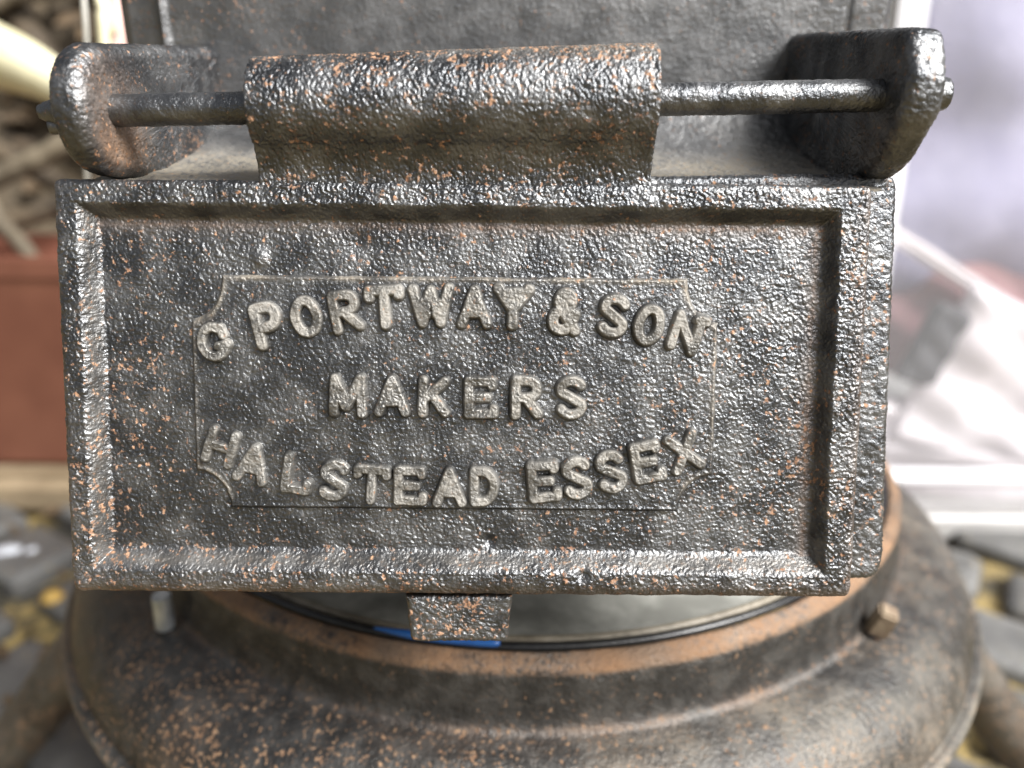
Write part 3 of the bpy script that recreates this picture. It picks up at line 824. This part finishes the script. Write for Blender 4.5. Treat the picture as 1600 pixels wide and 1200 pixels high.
# leaf litter on the bank and in the joints
Vv, Ff = [], []
r2 = random.Random(3)
for i in range(5200):
    if i < 3800:
        a, b = r2.randrange(20, 135), r2.randrange(1, 58); c = Pq[a, b] + np.array([r2.uniform(-.02, .02), -.012, r2.uniform(-.01, .02)])
        rot = Matrix.Rotation(r2.uniform(.3, 1.5), 3, 'X')
    else:
        c = np.array([r2.uniform(-.75, -.22), r2.uniform(.2, .66), r2.uniform(.012, .02)]); rot = Matrix.Rotation(r2.uniform(-.5, .5), 3, 'X')
        if r2.random() > .12: continue
    rot = Matrix.Rotation(r2.uniform(0, 6.28), 3, 'Z') @ rot @ Matrix.Rotation(r2.uniform(-.6, .6), 3, 'Y') 
    s = r2.uniform(.009, .024) * (1 if i < 3800 else .5)
    q = [(-1, 0, 0), (-.3, .45, .12), (.4, .4, .1), (1, 0, -.1), (.4, -.4, .1), (-.3, -.45, .12)]
    k0 = len(Vv)
    for p in q: Vv.append(c + np.array(rot @ Vector(p)) * s)
    Ff += [(k0, k0 + 1, k0 + 2, k0 + 3), (k0, k0 + 3, k0 + 4, k0 + 5)]
lf = put('leaf_litter', new_mesh('leaf_litter', np.array(Vv), Ff, False), M_LEAF)
tag(lf, 'dry brown leaf litter on the bank and paving', 'leaf litter', kind='stuff')
# branches in the heap behind the planter: photo pixel ends and depths
BR = [((-60, 300, .80), (160, 190, .78), .012, 1, 'pale straight branch slanting up beside the hinge end of the stove'),
      ((-40, 220, .86), (150, 330, .84), .013, 0, 'dark branch crossing under the pale branch'),
      ((-80, 30, .90), (140, -20, .92), .016, 1, 'thick grey branch lying highest in the heap'),
      ((20, 10, .95), (100, 130, .93), .020, 0, 'stubby brown branch behind the cream hose'),
      ((-30, 360, .78), (130, 300, .78), .011, 0, 'thin brown branch just above the terracotta trough'),
      ((-50, 250, .74), (40, 390, .74), .009, 1, 'thin pale twig leaning on the terracotta trough')]
for (a, b, r, k, lab) in BR:
    pa, pb2 = at_depth(*a), at_depth(*b)
    mid_ = (pa + pb2) / 2 + np.array([r2.uniform(-.01, .01), 0, r2.uniform(-.015, .015)])
    ext = pb2 + (pb2 - pa) * .6; ex0 = pa - (pb2 - pa) * .8
    pth = spline([ex0, pa, mid_, pb2, ext], 40)
    Pq2 = tube_pts(pth, np.linspace(r * 1.1, r * .75, 40) * (1 + .1 * np.array([r2.uniform(-1, 1) for _ in range(40)])), 10)
    o = put('branch', new_mesh('branch', Pq2.reshape(-1, 3), grid_faces(Pq2.shape[0], 10, False, True)), M_BARK2 if k else M_BARK)
    tag(o, lab, 'branch', 'branches heaped behind the planter')
# cream hose arching over the heap
hp_ = [at_depth(-420, 700, .62), at_depth(-330, 250, .60), at_depth(-150, 40, .57), at_depth(0, 90, .54), at_depth(84, 128, .52), at_depth(170, 190, .52), at_depth(230, 420, .54), at_depth(260, 760, .60)]
hp_[0][2] = .03; hp_[-1][2] = .03
hz = tube_pts(spline(hp_, 120), np.interp(np.linspace(0, 7, 120), [0, 3, 4, 7], [.021, .0215, .0145, .013]), 20)
ho = put('hose', new_mesh('hose', hz.reshape(-1, 3), grid_faces(hz.shape[0], 20, False, True)), M_HOSE)
tag(ho, 'thick pale cream hose arching down behind the left hinge lug', 'hose')
# white cable and pink card tube beside the back plate
q = [at_depth(127, -60, .31), at_depth(131, 0, .31), at_depth(135, 60, .31), at_depth(142, 200, .315), at_depth(150, 420, .33), at_depth(160, 700, .36)]; q[-1][2] = .012
cz = tube_pts(spline(q, 70), .0011, 10)
co_ = put('cable', new_mesh('cable', cz.reshape(-1, 3), grid_faces(cz.shape[0], 10, False, True)), M_CABLE)
tag(co_, 'thin white cable hanging upright beside the back plate of the stove', 'cable')
q = [at_depth(182, -160, .42), at_depth(184, 0, .42), at_depth(186, 200, .42), at_depth(190, 600, .45)]; q[-1][2] = .01
cz = tube_pts(spline(q, 40), .0075, 20)
ct = put('card_tube', new_mesh('card_tube', cz.reshape(-1, 3), grid_faces(cz.shape[0], 20, False, True)), M_PINK)
tag(ct, 'dull pink card tube standing close behind the back plate', 'tube')
q = [at_depth(140, -80, .40), at_depth(158, 0, .40), at_depth(172, 50, .40), at_depth(170, 140, .40), at_depth(165, 500, .42)]; q[-1][2] = .01
cz = tube_pts(spline(q, 40), .003, 12)
ct = put('cord', new_mesh('cord', cz.reshape(-1, 3), grid_faces(cz.shape[0], 12, False, True)), M_HOSE)
tag(ct, 'cream cord curving between the white cable and the pink tube', 'cord')
# pale pebbles on the ground by the plank
for i, (px, py, r, lab) in enumerate(((14, 868, .011, 'long bluish white pebble lying before the plank'), (50, 868, .009, 'round bluish white pebble lying before the plank'), (82, 935, .008, 'ochre yellow pebble between the paving stones left of the base'))):
    c = at_ground(px, py, .012)
    bm = bmesh.new(); bmesh.ops.create_icosphere(bm, subdivisions=3, radius=r)
    for v in bm.verts: v.co = Vector((v.co.x * (1.5 if i == 0 else 1.1), v.co.y, v.co.z * .75)) * (1 + .12 * math.sin(v.co.x * 400 + i) * math.cos(v.co.y * 300))
    me = bpy.data.meshes.new('pebble'); bm.to_mesh(me); bm.free(); me.polygons.foreach_set('use_smooth', np.full(len(me.polygons), True))
    tag(put('pebble', me, plain('pebble_%s' % ('white', 'pale', 'ochre')[i], (.5, .53, .58) if i < 2 else (.45, .28, .06), (.62, .65, .70) if i < 2 else (.55, .36, .10), 90, .4), None, tuple(c)), lab, 'pebble')
